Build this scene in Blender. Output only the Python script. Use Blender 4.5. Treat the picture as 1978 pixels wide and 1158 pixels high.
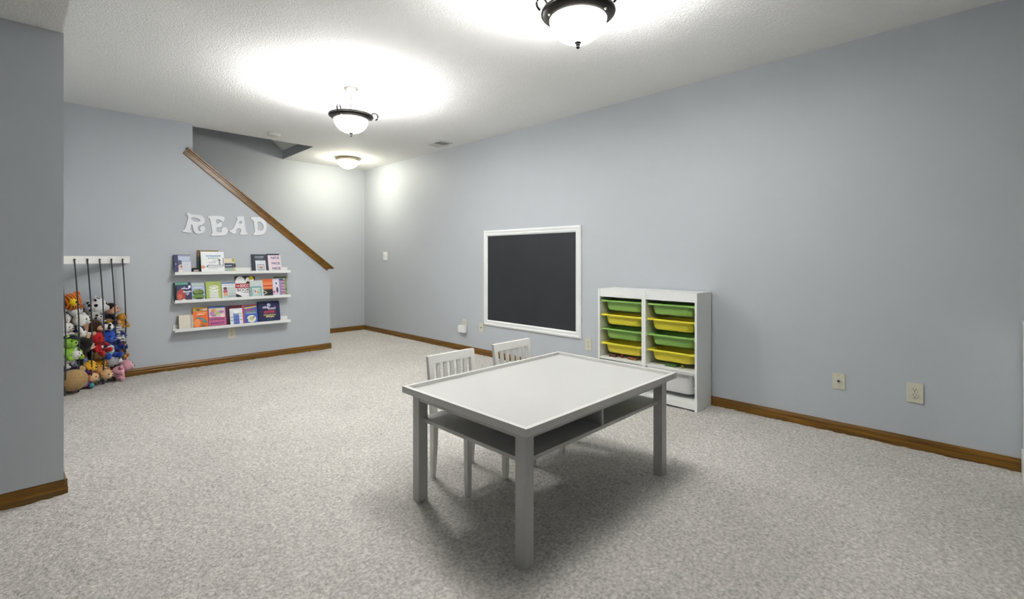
import bpy, bmesh, math, random
from mathutils import Vector, Matrix, Euler
random.seed(7)
for o in list(bpy.data.objects): bpy.data.objects.remove(o)
S = bpy.context.scene
C = S.collection
R_ = math.radians

# ---------------------------------------------------------------- camera
cd = bpy.data.cameras.new('camera'); cam = bpy.data.objects.new('camera', cd); C.objects.link(cam)
cam.location = (0, 0, 1.17); cam.rotation_euler = (R_(90), 0, -R_(45.268))
cd.sensor_fit = 'HORIZONTAL'; cd.sensor_width = 36; cd.lens = 36 * 908.8 / 1978
cd.shift_x = 0.0; cd.shift_y = (499.3 - 579) / 1978
cd.clip_start = 0.02; cd.clip_end = 60
S.camera = cam
# ---------------------------------------------------------------- world and exposure
w = bpy.data.worlds.new('world'); S.world = w; w.use_nodes = True
w.node_tree.nodes['Background'].inputs[0].default_value = (0.8, 0.85, 1, 1)
w.node_tree.nodes['Background'].inputs[1].default_value = 0.3
S.view_settings.view_transform = 'Standard'; S.view_settings.look = 'None'
S.view_settings.exposure = 0.44; S.view_settings.gamma = 1; S.view_settings.use_curve_mapping = False
NEAR_W, NEAR_E = 88.0, 42.0       # lamp over the table: bulb (W) and glow of its glass bowl
MID_W, MID_E = 88.0, 87.0         # lamp in mid room
HALL_E = 56.0       # small lamp near the far corner

def lamp(name, kind, loc, power, color, size, rot=(0, 0, 0)):
    d = bpy.data.lights.new(name, kind); d.energy = power; d.color = color
    if kind == 'AREA': d.shape = 'DISK'; d.size = size
    else: d.shadow_soft_size = size
    o = bpy.data.objects.new(name, d); C.objects.link(o); o.location = loc; o.rotation_euler = rot
    return o
# ---------------------------------------------------------------- room numbers
RX, RY, BY, H, LY, H2, LX = 3.797, 5.983, 7.186, 2.612, 3.232, 2.288, 0.093
XE, XO = 2.679, 2.516
X0, Y0 = -2.6, -2.6
NX = -0.22            # side wall of the toy nook

# ---------------------------------------------------------------- materials
def srgb(h):
    if isinstance(h, str):
        h = [int(h[i:i+2], 16) / 255 for i in (0, 2, 4)]
    return tuple(c / 12.92 if c <= .04045 else ((c + .055) / 1.055) ** 2.4 for c in h) + (1,)
def mat(name, col, rough=.5, spec=.5, metal=0, noise=0, nscale=8, bump=0, bscale=200, emit=None, estr=0):
    m = bpy.data.materials.new(name); m.use_nodes = True
    nt = m.node_tree; b = nt.nodes['Principled BSDF']
    c = srgb(col) if isinstance(col, str) else tuple(col) + ((1,) if len(col) == 3 else ())
    b.inputs['Base Color'].default_value = c
    b.inputs['Roughness'].default_value = rough; b.inputs['Metallic'].default_value = metal
    b.inputs['Specular IOR Level'].default_value = spec
    tc = nt.nodes.new('ShaderNodeTexCoord')
    if noise:
        n = nt.nodes.new('ShaderNodeTexNoise'); n.inputs['Scale'].default_value = nscale; n.inputs['Detail'].default_value = 4
        nt.links.new(tc.outputs['Object'], n.inputs['Vector'])
        r = nt.nodes.new('ShaderNodeMapRange'); r.inputs[1].default_value = .3; r.inputs[2].default_value = .7
        r.inputs[3].default_value = 1 - noise; r.inputs[4].default_value = 1 + noise
        nt.links.new(n.outputs['Fac'], r.inputs[0])
        mx = nt.nodes.new('ShaderNodeVectorMath'); mx.operation = 'SCALE'; mx.inputs[0].default_value = c[:3]
        nt.links.new(r.outputs[0], mx.inputs['Scale']); nt.links.new(mx.outputs[0], b.inputs['Base Color'])
    if bump:
        n = nt.nodes.new('ShaderNodeTexNoise'); n.inputs['Scale'].default_value = bscale; n.inputs['Detail'].default_value = 3
        nt.links.new(tc.outputs['Object'], n.inputs['Vector'])
        bp = nt.nodes.new('ShaderNodeBump'); bp.inputs['Strength'].default_value = bump; bp.inputs['Distance'].default_value = .003
        nt.links.new(n.outputs['Fac'], bp.inputs['Height']); nt.links.new(bp.outputs[0], b.inputs['Normal'])
    if emit:
        b.inputs['Emission Color'].default_value = srgb(emit); b.inputs['Emission Strength'].default_value = estr
    return m

M = {}
M['wall'] = mat('wall_paint', 'b9bec4', .55, .35, noise=.012, nscale=1.5, bump=.12, bscale=160)
M['white_wood'] = mat('white_lacquer', 'e9e8e4', .38, .45)
M['table_white'] = mat('white_table_paint', 'bfbfbd', .42, .45, noise=.01, nscale=3)
M['table_white_lit'] = mat('white_table_paint_lit', 'd2d2cf', .42, .45)  # same table paint, lighter: the light on the rim is in its colour
M['melamine'] = mat('white_melamine', 'eceeec', .35, .45)
M['trim_white'] = mat('white_moulding', 'eef0f0', .4, .4)
M['slate'] = mat('chalkboard_slate', '26292e', .62, .35, noise=.13, nscale=2.2)
M['ivory'] = mat('ivory_plastic', 'cfcdbb', .4, .5)
M['ivory_dark'] = mat('dark_slot', '14130f', .6, .2)
M['plate_white'] = mat('white_plastic', 'f2f3f3', .35, .5)
M['steel'] = mat('screw_steel', '8f8f8a', .35, .5, metal=.9)
M['bronze'] = mat('dark_bronze', '2a2724', .38, .5, metal=.55)
M['bronze_shade'] = mat('bronze_shade', '0b0a09', .6, .15)  # bronze with shade put into its colour, keeps scrolls and finial dark beside the glare
M['nickel'] = mat('brushed_nickel', 'a79f8c', .4, .5, metal=.8)
M['green'] = mat('green_plastic', '88b35c', .42, .4)
M['yellow'] = mat('yellow_plastic', 'e4d63c', .42, .4)
M['tub_white'] = mat('white_tub_plastic', 'dcdddd', .42, .4)
M['cord'] = mat('black_elastic_cord', '3f4147', .7, .2)
M['letter'] = mat('white_letter_paint', 'e6e9ec', .5, .3)
M['page'] = mat('book_pages', 'dcd3bd', .8, .1, noise=.05, nscale=300)
M['vent'] = mat('vent_white_metal', 'd6d6d2', .4, .4)
M['vent_dark'] = mat('vent_duct_dark', '26261f', .9, .1)

def wood(name, scale, ca='4a3107', cb='875c12'):
    m = bpy.data.materials.new(name); m.use_nodes = True; nt = m.node_tree; b = nt.nodes['Principled BSDF']
    tc = nt.nodes.new('ShaderNodeTexCoord'); mp = nt.nodes.new('ShaderNodeMapping'); mp.inputs['Scale'].default_value = scale
    n = nt.nodes.new('ShaderNodeTexNoise'); n.inputs['Scale'].default_value = 1; n.inputs['Detail'].default_value = 6; n.inputs['Distortion'].default_value = .6
    cr = nt.nodes.new('ShaderNodeValToRGB'); cr.color_ramp.elements[0].position = .3; cr.color_ramp.elements[1].position = .68
    cr.color_ramp.elements[0].color = srgb(ca); cr.color_ramp.elements[1].color = srgb(cb)
    nt.links.new(tc.outputs['Object'], mp.inputs[0]); nt.links.new(mp.outputs[0], n.inputs[0])
    nt.links.new(n.outputs['Fac'], cr.inputs[0]); nt.links.new(cr.outputs[0], b.inputs['Base Color'])
    b.inputs['Roughness'].default_value = .33; b.inputs['Specular IOR Level'].default_value = .5
    return m
M['wood_x'] = wood('honey_oak_x', (3, 90, 90))
M['wood_y'] = wood('honey_oak_y', (90, 3, 90))

def carpet():
    m = bpy.data.materials.new('carpet'); m.use_nodes = True; nt = m.node_tree; b = nt.nodes['Principled BSDF']
    tc = nt.nodes.new('ShaderNodeTexCoord')
    def N(s, d=3, dist=0):
        n = nt.nodes.new('ShaderNodeTexNoise'); n.inputs['Scale'].default_value = s; n.inputs['Detail'].default_value = d
        n.inputs['Distortion'].default_value = dist; nt.links.new(tc.outputs['Object'], n.inputs['Vector']); return n
    fine = N(72, 4, .4); mid = N(26, 3, .5); big = N(2.3, 3, .6)
    def rng(n, lo, hi, a=.3, c=.7):
        r = nt.nodes.new('ShaderNodeMapRange'); r.inputs[1].default_value = a; r.inputs[2].default_value = c
        r.inputs[3].default_value = lo; r.inputs[4].default_value = hi; nt.links.new(n.outputs['Fac'], r.inputs[0]); return r
    a, c, d = rng(fine, .66, 1.27), rng(mid, .91, 1.08), rng(big, .945, 1.05)
    m1 = nt.nodes.new('ShaderNodeMath'); m1.operation = 'MULTIPLY'; nt.links.new(a.outputs[0], m1.inputs[0]); nt.links.new(c.outputs[0], m1.inputs[1])
    m2 = nt.nodes.new('ShaderNodeMath'); m2.operation = 'MULTIPLY'; nt.links.new(m1.outputs[0], m2.inputs[0]); nt.links.new(d.outputs[0], m2.inputs[1])
    v = nt.nodes.new('ShaderNodeVectorMath'); v.operation = 'SCALE'; v.inputs[0].default_value = srgb('c0bdb8')[:3]
    nt.links.new(m2.outputs[0], v.inputs['Scale']); nt.links.new(v.outputs[0], b.inputs['Base Color'])
    bp = nt.nodes.new('ShaderNodeBump'); bp.inputs['Strength'].default_value = .9; bp.inputs['Distance'].default_value = .008
    nt.links.new(fine.outputs['Fac'], bp.inputs['Height']); nt.links.new(bp.outputs[0], b.inputs['Normal'])
    b.inputs['Roughness'].default_value = .95; b.inputs['Specular IOR Level'].default_value = .08
    return m
M['carpet'] = carpet()

def ceil():
    m = bpy.data.materials.new('textured_ceiling'); m.use_nodes = True; nt = m.node_tree; b = nt.nodes['Principled BSDF']
    b.inputs['Base Color'].default_value = srgb('f4f4f2'); b.inputs['Roughness'].default_value = .8; b.inputs['Specular IOR Level'].default_value = .15
    tc = nt.nodes.new('ShaderNodeTexCoord')
    n = nt.nodes.new('ShaderNodeTexNoise'); n.inputs['Scale'].default_value = 34; n.inputs['Detail'].default_value = 4; n.inputs['Distortion'].default_value = 2.2
    nt.links.new(tc.outputs['Object'], n.inputs['Vector'])
    r = nt.nodes.new('ShaderNodeValToRGB'); r.color_ramp.elements[0].position = .44; r.color_ramp.elements[1].position = .60
    nt.links.new(n.outputs['Fac'], r.inputs[0])
    bp = nt.nodes.new('ShaderNodeBump'); bp.inputs['Strength'].default_value = .5; bp.inputs['Distance'].default_value = .005
    nt.links.new(r.outputs[0], bp.inputs['Height']); nt.links.new(bp.outputs[0], b.inputs['Normal'])
    return m
M['ceiling'] = ceil()
def glow(name, col, e):
    m = bpy.data.materials.new(name); m.use_nodes = True; b = m.node_tree.nodes['Principled BSDF']
    b.inputs['Base Color'].default_value = (.9, .9, .88, 1); b.inputs['Roughness'].default_value = .3
    b.inputs['Emission Color'].default_value = srgb(col); b.inputs['Emission Strength'].default_value = e
    return m
M['bowl_hall'] = glow('lit_frosted_glass_hall', 'fffbe6', HALL_E)
_pc = {}
def paint(hexc, rough=.5, **k):
    key = (hexc, rough) + tuple(sorted(k.items()))
    if key not in _pc: _pc[key] = mat('paint_' + hexc, hexc, rough, .35, **k)
    return _pc[key]

# ---------------------------------------------------------------- geometry helpers
def box(bm, x0, x1, y0, y1, z0, z1, mi=0):
    vs = [bm.verts.new(p) for p in ((x0,y0,z0),(x1,y0,z0),(x1,y1,z0),(x0,y1,z0),(x0,y0,z1),(x1,y0,z1),(x1,y1,z1),(x0,y1,z1))]
    fs = []
    for f in ((0,3,2,1),(4,5,6,7),(0,1,5,4),(1,2,6,5),(2,3,7,6),(3,0,4,7)):
        q = bm.faces.new([vs[i] for i in f]); q.material_index = mi; fs.append(q)
    return vs
def prism(bm, pts, a, b, axis='y', mi=0):
    """polygon pts extruded from a to b along an axis; pts are the two other coordinates in x,y,z order"""
    def P(p, t):
        return {'x': (t, p[0], p[1]), 'y': (p[0], t, p[1]), 'z': (p[0], p[1], t)}[axis]
    A = [bm.verts.new(P(p, a)) for p in pts]; B = [bm.verts.new(P(p, b)) for p in pts]
    n = len(pts)
    for f in [A, B[::-1]] + [[A[i], B[i], B[(i+1) % n], A[(i+1) % n]] for i in range(n)]:
        q = bm.faces.new(f); q.material_index = mi
    bmesh.ops.recalc_face_normals(bm, faces=bm.faces[:])
def lathe(bm, prof, seg=48, c=(0, 0, 0), mi=0):
    rings = []
    for r, z in prof:
        if r < 1e-5: rings.append([bm.verts.new((c[0], c[1], c[2] + z))])
        else: rings.append([bm.verts.new((c[0] + r*math.cos(2*math.pi*i/seg), c[1] + r*math.sin(2*math.pi*i/seg), c[2] + z)) for i in range(seg)])
    for a, b in zip(rings, rings[1:]):
        for i in range(seg):
            j = (i + 1) % seg
            if len(a) == 1 and len(b) == 1: continue
            if len(a) == 1: q = bm.faces.new((a[0], b[j], b[i]))
            elif len(b) == 1: q = bm.faces.new((a[i], a[j], b[0]))
            else: q = bm.faces.new((a[i], a[j], b[j], b[i]))
            q.material_index = mi
    bmesh.ops.recalc_face_normals(bm, faces=bm.faces[:])
def tube(bm, pts, r, seg=8, mi=0):
    pts = [Vector(p) for p in pts]; rings = []
    up = Vector((0, 0, 1))
    for i, p in enumerate(pts):
        d = (pts[min(i+1, len(pts)-1)] - pts[max(i-1, 0)]).normalized()
        u = d.cross(up if abs(d.dot(up)) < .95 else Vector((1, 0, 0))).normalized(); v = d.cross(u)
        rr = r[i] if isinstance(r, (list, tuple)) else r
        rings.append([bm.verts.new(p + (u*math.cos(2*math.pi*k/seg) + v*math.sin(2*math.pi*k/seg)) * rr) for k in range(seg)])
    for a, b in zip(rings, rings[1:]):
        for k in range(seg):
            bm.faces.new((a[k], a[(k+1) % seg], b[(k+1) % seg], b[k])).material_index = mi
    bm.faces.new(rings[0][::-1]).material_index = mi; bm.faces.new(rings[-1]).material_index = mi
    bmesh.ops.recalc_face_normals(bm, faces=bm.faces[:])
def ell(bm, c, r, rot=(0, 0, 0), sub=2, mi=0):
    if not isinstance(r, (tuple, list)): r = (r, r, r)
    mt = Matrix.Translation(c) @ Euler(rot).to_matrix().to_4x4() @ Matrix.Diagonal((*r, 1))
    g = bmesh.ops.create_icosphere(bm, subdivisions=sub, radius=1, matrix=mt)
    for v in g['verts']:
        for f in v.link_faces: f.material_index = mi; f.smooth = True

ORG = {}
def obj(name, bm, mats, parent=None, bevel=0, smooth=False, world=True, seg=2):
    if bevel:
        bmesh.ops.bevel(bm, geom=[e for e in bm.edges if e.calc_face_angle(0) > .5], offset=bevel, segments=seg, profile=.7, affect='EDGES', clamp_overlap=True)
    me = bpy.data.meshes.new(name)
    if parent is not None and world:
        bmesh.ops.translate(bm, vec=-Vector(ORG[parent.name]), verts=bm.verts[:])
    bm.to_mesh(me); bm.free()
    if not isinstance(mats, (list, tuple)): mats = [mats]
    for m in mats: me.materials.append(m)
    if smooth:
        for p in me.polygons: p.use_smooth = True
        try: me.set_sharp_from_angle(angle=R_(35))
        except Exception: pass
    o = bpy.data.objects.new(name, me); C.objects.link(o)
    if parent is not None: o.parent = parent; ORG[o.name] = ORG[parent.name]
    else: ORG[o.name] = (0, 0, 0)
    return o
def settle(o):
    """put a one-mesh thing's origin at its base centre"""
    vs = [v.co for v in o.data.vertices]
    lo = Vector([min(v[i] for v in vs) for i in range(3)]); hi = Vector([max(v[i] for v in vs) for i in range(3)])
    c = Vector(((lo.x + hi.x)/2, (lo.y + hi.y)/2, lo.z))
    o.data.transform(Matrix.Translation(-c)); o.location = c; ORG[o.name] = tuple(c)
    return o
def tag(o, label, cat, group=None):
    o['label'] = label; o['category'] = cat
    if group: o['group'] = group
    return o
def thing(name, label, cat, loc=(0, 0, 0), group=None):
    o = bpy.data.objects.new(name, None); C.objects.link(o); o.location = loc; o.empty_display_size = .1
    ORG[o.name] = tuple(loc); return tag(o, label, cat, group)
def struct(name, bm, m, parent=None, **k):
    o = obj(name, bm, m, parent, **k)
    if parent is None: o['kind'] = 'structure'
    return o
def nb(): return bmesh.new()

# ================================================================ ROOM SHELL
def grid_floor():
    import numpy as np
    xs = np.arange(-1.6, RX + .0121, .0125); ys = np.arange(-.8, BY + .0121, .0125)
    nx, ny = len(xs), len(ys)
    rng = np.random.default_rng(3)
    z = rng.normal(0, 1, (ny, nx))
    z = (z + np.roll(z, 1, 0) + np.roll(z, 1, 1) + np.roll(z, (1, 1), (0, 1))) / 2
    z2 = rng.normal(0, 1, (ny//4 + 2, nx//4 + 2)); z2 = np.kron(z2, np.ones((4, 4)))[:ny, :nx]
    z = np.clip(z * .0018 + z2 * .0005, -.004, .004) - .001
    jx = rng.uniform(-.004, .004, (ny, nx)); jy = rng.uniform(-.004, .004, (ny, nx))
    X, Y = np.meshgrid(xs, ys)
    co = np.stack([X + jx, Y + jy, z], -1).reshape(-1, 3).astype('f4')
    i = np.arange(nx*ny).reshape(ny, nx)
    q = np.stack([i[:-1, :-1], i[:-1, 1:], i[1:, 1:], i[1:, :-1]], -1).reshape(-1, 4).astype('i4')
    me = bpy.data.meshes.new('floor'); me.vertices.add(len(co)); me.vertices.foreach_set('co', co.ravel())
    me.loops.add(q.size); me.loops.foreach_set('vertex_index', q.ravel())
    me.polygons.add(len(q)); me.polygons.foreach_set('loop_start', np.arange(0, q.size, 4, dtype='i4'))
    me.polygons.foreach_set('loop_total', np.full(len(q), 4, dtype='i4'))
    me.update(calc_edges=True); me.validate()
    me.polygons.foreach_set('use_smooth', np.ones(len(q), dtype=bool))
    me.materials.append(M['carpet'])
    o = bpy.data.objects.new('floor', me); C.objects.link(o); o['kind'] = 'structure'
grid_floor()
bm = nb(); box(bm, X0 - .1, RX + .1, Y0 - .1, BY + .1, -.12, -.006); o = struct('floor', bm, M['carpet'])

bm = nb(); box(bm, RX, RX + .12, Y0, BY + .12, -.02, H + .3); struct('wall_right', bm, M['wall'])
bm = nb(); box(bm, -2.0, RX, BY, BY + .12, -.02, 5.6); struct('wall_back', bm, M['wall'])
# half wall under the stair rail, full height left of x=1.174
bm = nb(); prism(bm, [(NX - .12, -.02), (XE, -.02), (XE, 1.012), (1.174, 2.255), (1.174, H + .02), (NX - .12, H + .02)], RY, RY + .117, 'y')
struct('wall_stair', bm, M['wall'])
bm = nb(); box(bm, NX - .12, NX, LY + .12, RY, -.02, H); struct('wall_nook', bm, M['wall'])
bm = nb(); box(bm, X0, LX, LY, LY + .12, -.02, H); struct('wall_left', bm, M['wall'], bevel=.006)
bm = nb(); box(bm, X0 - .12, X0, Y0, LY + .12, -.02, H); struct('wall_far_left', bm, M['wall'])
bm = nb(); box(bm, X0, RX, Y0 - .12, Y0, -.02, H); struct('wall_front', bm, M['wall'])
# stairwell upper walls above the ceiling
bm = nb(); box(bm, -2.0, XO, RY + .0, RY + .117, H + .02, 5.6); struct('wall_stairwell', bm, M['wall'])
bm = nb(); box(bm, -2.1, -2.0, RY, BY + .12, -.02, 5.6); struct('wall_landing', bm, M['wall'])
# ceilings
bm = nb()
box(bm, X0, RX, Y0, RY + .117, H, H + .12)
struct('ceiling', bm, M['ceiling'])
bm = nb(); box(bm, XO, RX, RY + .117, BY, H, H + .125); struct('ceiling', bm, [M['ceiling']])
bm = nb(); box(bm, XO - .004, XO, RY + .117, BY, H + .001, H + .125); struct('trim_1', bm, M['wall'])
# soffit over the left side: its lower ceiling
bm = nb(); prism(bm, [(X0, Y0), (LX + .10, Y0), (LX + .012, 2.78), (LX, LY), (X0, LY)], H2, H - .001, 'z'); struct('ceiling_soffit', bm, M['ceiling'], bevel=.008)
# sloped ceiling of the stairwell
bm = nb(); prism(bm, [(XO, H + .125), (XO, H + .25), (-1.0, H + .25 + 2.9), (-2.0, H + 2.9 + .25), (-2.0, H + .125 + 2.9), (-1.0, H + .125 + 2.9)], RY + .117, BY, 'y')
struct('ceiling_stairwell', bm, M['ceiling'])
# carpeted stairs rising to the left behind the half wall
pts = [(2.50, 0)]; x, z = 2.50, 0
for i in range(13):
    z += .19; pts.append((x, z)); x -= .231; pts.append((x, z))
pts += [(-2.0, z), (-2.0, 0)]
bm = nb(); prism(bm, pts, RY + .117, BY - .012, 'y'); struct('floor_stairs', bm, M['carpet'])

# baseboards: stepped profile, (depth, height)
PR = [(0, -.01), (.0150, -.01), (.0160, .030), (.0145, .0345), (.0108, .0355), (.0112, .039), (.0118, .044), (.0105, .052), (.0070, .060), (.0062, .0615), (.0066, .0655), (.0050, .070), (0, .070)]
def bb(name, a, b, axis, side, at, m):
    """run from a to b along axis at wall plane `at`, projecting towards side (+1/-1)"""
    bm = nb(); prism(bm, [(at + side*d, z) for d, z in PR], a, b, axis); return struct(name, bm, m)
bb('baseboard_right', Y0, BY, 'y', -1, RX, M['wood_y'])
bb('baseboard_back', 2.50, RX, 'x', -1, BY, M['wood_x'])
bb('baseboard_stair', NX, XE + .0135, 'x', -1, RY, M['wood_x'])
bb('baseboard_stair_end', RY - .0135, RY + .117, 'y', 1, XE, M['wood_y'])
bb('baseboard_left', X0, LX + .0135, 'x', -1, LY, M['wood_x'])
bb('baseboard_left_end', LY - .0135, LY + .12, 'y', 1, LX, M['wood_y'])
bb('baseboard_nook', LY + .12, RY, 'y', 1, NX, M['wood_y'])
bb('baseboard_front', X0, RX, 'x', 1, Y0, M['wood_x'])

# wooden cap on the half wall
p0, p1 = Vector((1.125, 0, 2.352)), Vector((2.722, 0, 1.043)); dv = (p1 - p0).normalized(); nv = Vector((-dv.z, 0, dv.x)); nv = -nv if nv.z < 0 else nv
rail = thing('stair_rail_cap', 'honey oak cap board sloping down the top of the half wall by the stairs', 'railing', (1.95, RY + .06, 1.6))
def slab(a, b, t0, t1, y0, y1, cut=0):
    bm = nb(); q = [a + nv*t0, b + nv*t0, b + nv*t1, a + nv*t1]
    prism(bm, [(v.x, v.z) for v in q], y0, y1, 'y'); return bm
obj('cap_board', slab(p0 + dv*.0, p1, -.018, 0, RY - .032, RY + .15), M['wood_x'], rail, bevel=.005)
obj('apron_board', slab(p0 + dv*.012, p1 - dv*.045, -.078, -.0185, RY - .016, RY - .0005), M['wood_x'], rail, bevel=.003)
obj('cove_strip', slab(p0 + dv*.008, p1 - dv*.035, -.034, -.0185, RY - .024, RY - .0165), M['wood_x'], rail, bevel=.002)
obj('apron_board', slab(p0 + dv*.06, p1 - dv*.045, -.078, -.0185, RY + .1175, RY + .133), M['wood_x'], rail, bevel=.003)

# ================================================================ CEILING FIXTURES
def dome_light(x, y, label, power, glowing, turn, rim_z=2.36):
    t = thing('ceiling_light', label, 'ceiling light', (x, y, rim_z - .15), 'bronze semi flush lights')
    c = (x, y, rim_z)
    bm = nb(); lathe(bm, [(.143, -.002), (.139, -.010), (.140, -.018), (.152, -.013), (.165, .001), (.1735, .010), (.1745, .0125), (.181, .0130), (.1825, .017), (.181, .024), (.176, .026), (.161, .024), (.147, .012), (.143, -.002)], 64, c)
    ring = obj('ring_frame', bm, M['bronze'], t, smooth=True)
    bm = nb()
    pr = [(.139 * math.sin(R_(a)), -.012 - .115 * math.cos(R_(a))) for a in range(0, 91, 6)]
    lathe(bm, [(0, -.127)] + pr[1:] + [(.135, -.010)] + [(.135 * math.sin(R_(a)), -.012 - .111 * math.cos(R_(a))) for a in range(84, 0, -12)] + [(0, -.123)], 48, c)
    obj('glass_bowl', bm, glow('lit_frosted_glass', 'fffefb', glowing), t, smooth=True)
    bm = nb(); lathe(bm, [(0, -.157), (.007, -.155), (.010, -.149), (.0075, -.143), (.006, -.141), (.012, -.139), (.012, -.135), (.007, -.133), (.016, -.130), (.018, -.124), (0, -.124)], 20, c)
    obj('finial', bm, M['bronze_shade'], t, smooth=True)
    bm = nb(); lathe(bm, [(0, H - rim_z - .045), (.012, H - rim_z - .045), (.03, H - rim_z - .036), (.058, H - rim_z - .014), (.064, H - rim_z - .001), (0, H - rim_z - .001)], 32, c)
    obj('canopy', bm, M['bronze'], t, smooth=True)
    bm = nb(); tube(bm, [(x, y, rim_z + .02), (x, y, H - .04)], .006, 10); obj('stem', bm, M['bronze'], t, smooth=True)
    for k in range(3):
        a = R_(turn + 120*k); pts = []
        ux, uy = math.cos(a), math.sin(a)
        # scroll: rises from rim, curls outwards over the ring, then sweeps in to the stem
        for q in range(0, 17):
            th = R_(-70 + q*19); rr = .034 - .0009*q
            pts.append((.187 + rr*math.cos(th), .033 + rr*math.sin(th)))
        bm = nb(); tube(bm, [(x + ux*p, y + uy*p, rim_z + z) for p, z in pts], .0062, 8)
        obj('scroll', bm, M['bronze_shade'], t, smooth=True)
        bm = nb(); pp = [(.168, .020), (.13, .05), (.085, .075), (.045, .115), (.022, .16), (.012, .205)]
        tube(bm, [(x + ux*p, y + uy*p, rim_z + z) for p, z in pp], .0042, 8)
        obj('arm', bm, M['bronze'], t, smooth=True)
        bm = nb(); ell(bm, (x + ux*.156, y + uy*.156, rim_z - .013), .006)
        obj('rim_screw', bm, M['nickel'], ring, smooth=True)
    lamp('bulb', 'POINT', (x, y, rim_z - .045), power, (1, .99, .975), .065)
    return t
dome_light(1.876, 1.401, 'large dark bronze ceiling light at the top edge of the picture, lit glass bowl', NEAR_W, NEAR_E, 32.7)
dome_light(1.876, 3.781, 'dark bronze bowl ceiling light in mid room above the carpet', MID_W, MID_E, 94)
t = thing('hall_light', 'small flush ceiling light with brushed metal pan near the far corner', 'ceiling light', (3.14, 6.43, H - .17))
c = (3.14, 6.43, H)
bm = nb(); lathe(bm, [(.168, -.001), (.176, -.010), (.170, -.030), (.150, -.046), (.138, -.048), (.13, -.03), (.13, -.001)], 12, c)
obj('metal_pan', bm, M['nickel'], t)
bm = nb(); lathe(bm, [(0, -.155)] + [(.142*math.sin(R_(a)), -.042 - .113*math.cos(R_(a))) for a in range(6, 91, 7)], 40, c)
obj('glass_bowl', bm, M['bowl_hall'], t, smooth=True)
bm = nb(); ell(bm, (3.14, 6.43, H - .16), (.008, .008, .009)); obj('finial', bm, M['nickel'], t, smooth=True)

bm = nb(); lathe(bm, [(0, -.034), (.045, -.034), (.058, -.030), (.064, -.022), (.066, -.012), (.070, -.010), (.070, -.0005), (0, -.0005)], 36, (1.924, 5.778, H))
sm = tag(settle(obj('smoke_detector', bm, M['vent'], None, smooth=True)), 'round white smoke detector on the ceiling in front of the stair opening', 'smoke detector')

# ceiling vent: register with two banks of louvres
vx0, vx1, vy0, vy1 = 3.452, 3.655, 4.665, 4.965
t = thing('ceiling_vent', 'small white metal air register in the ceiling by the right wall', 'vent', ((vx0+vx1)/2, (vy0+vy1)/2, H - .012))
bm = nb()
for a in ((vx0, vx1, vy0, vy0 + .028), (vx0, vx1, vy1 - .028, vy1), (vx0, vx0 + .028, vy0 + .028, vy1 - .028), (vx1 - .028, vx1, vy0 + .028, vy1 - .028), (vx0 + .028, vx1 - .028, (vy0+vy1)/2 - .005, (vy0+vy1)/2 + .005)):
    box(bm, *a, H - .008, H - .0005)
obj('frame', bm, M['vent'], t)
bm = nb(); box(bm, vx0 + .026, vx1 - .026, vy0 + .026, vy1 - .026, H - .0022, H - .0006); obj('duct', bm, M['vent_dark'], t)
for half, ang in ((0, 50), (1, -50)):
    ya = vy0 + .034 + half*.122
    for k in range(7):
        yc = ya + .006 + k*.0165; s, cz = .006*math.cos(R_(ang)), .006*math.sin(R_(ang))
        bm = nb(); prism(bm, [(yc - s, H - .0105 - cz), (yc + s, H - .0105 + cz), (yc + s, H - .0095 + cz), (yc - s, H - .0095 - cz)], vx0 + .028, vx1 - .028, 'x')
        bmesh.ops.translate(bm, vec=(0, 0, .0022), verts=bm.verts[:])
        obj('louvre', bm, M['vent'], t)

# ================================================================ CHALKBOARD
cy0, cy1, cz0, cz1, mw = 2.789, 4.229, .368, 1.500, .068
t = thing('chalkboard', 'large black chalkboard in a white moulded frame on the right wall', 'chalkboard', (RX - .01, (cy0+cy1)/2, cz0))
bm = nb(); box(bm, RX - .008, RX - .0005, cy0 + mw*.7, cy1 - mw*.7, cz0 + mw*.7, cz1 - mw*.7); obj('board', bm, M['slate'], t)
MP = [(0, .0005), (0, .012), (.010, .020), (.022, .022), (.030, .016), (.044, .016), (.050, .020), (.060, .016), (.068, .0085), (.068, .0005)]   # (inward, out of wall)
def mould(parent, corner_a, corner_b, inward):
    """mitred moulding between two outer corners (y,z) on the right wall"""
    bm = nb(); A = Vector((0, *corner_a)); B = Vector((0, *corner_b)); d = (B - A).normalized(); n = Vector((0, *inward))
    ra, rb = [], []
    for w_, h_ in MP:
        ra.append(bm.verts.new(A + n*w_ + d*w_ + Vector((RX - h_, 0, 0)))); rb.append(bm.verts.new(B + n*w_ - d*w_ + Vector((RX - h_, 0, 0))))
    k = len(MP)
    for i in range(k): bm.faces.new((ra[i], ra[(i+1) % k], rb[(i+1) % k], rb[i]))
    bm.faces.new(ra[::-1]); bm.faces.new(rb); bmesh.ops.recalc_face_normals(bm, faces=bm.faces[:])
    obj('frame_moulding', bm, M['trim_white'], parent)
mould(t, (cy0, cz0), (cy1, cz0), (0, 1)); mould(t, (cy1, cz1), (cy0, cz1), (0, -1))
mould(t, (cy1, cz0), (cy1, cz1), (-1, 0)); mould(t, (cy0, cz1), (cy0, cz0), (1, 0))

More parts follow.
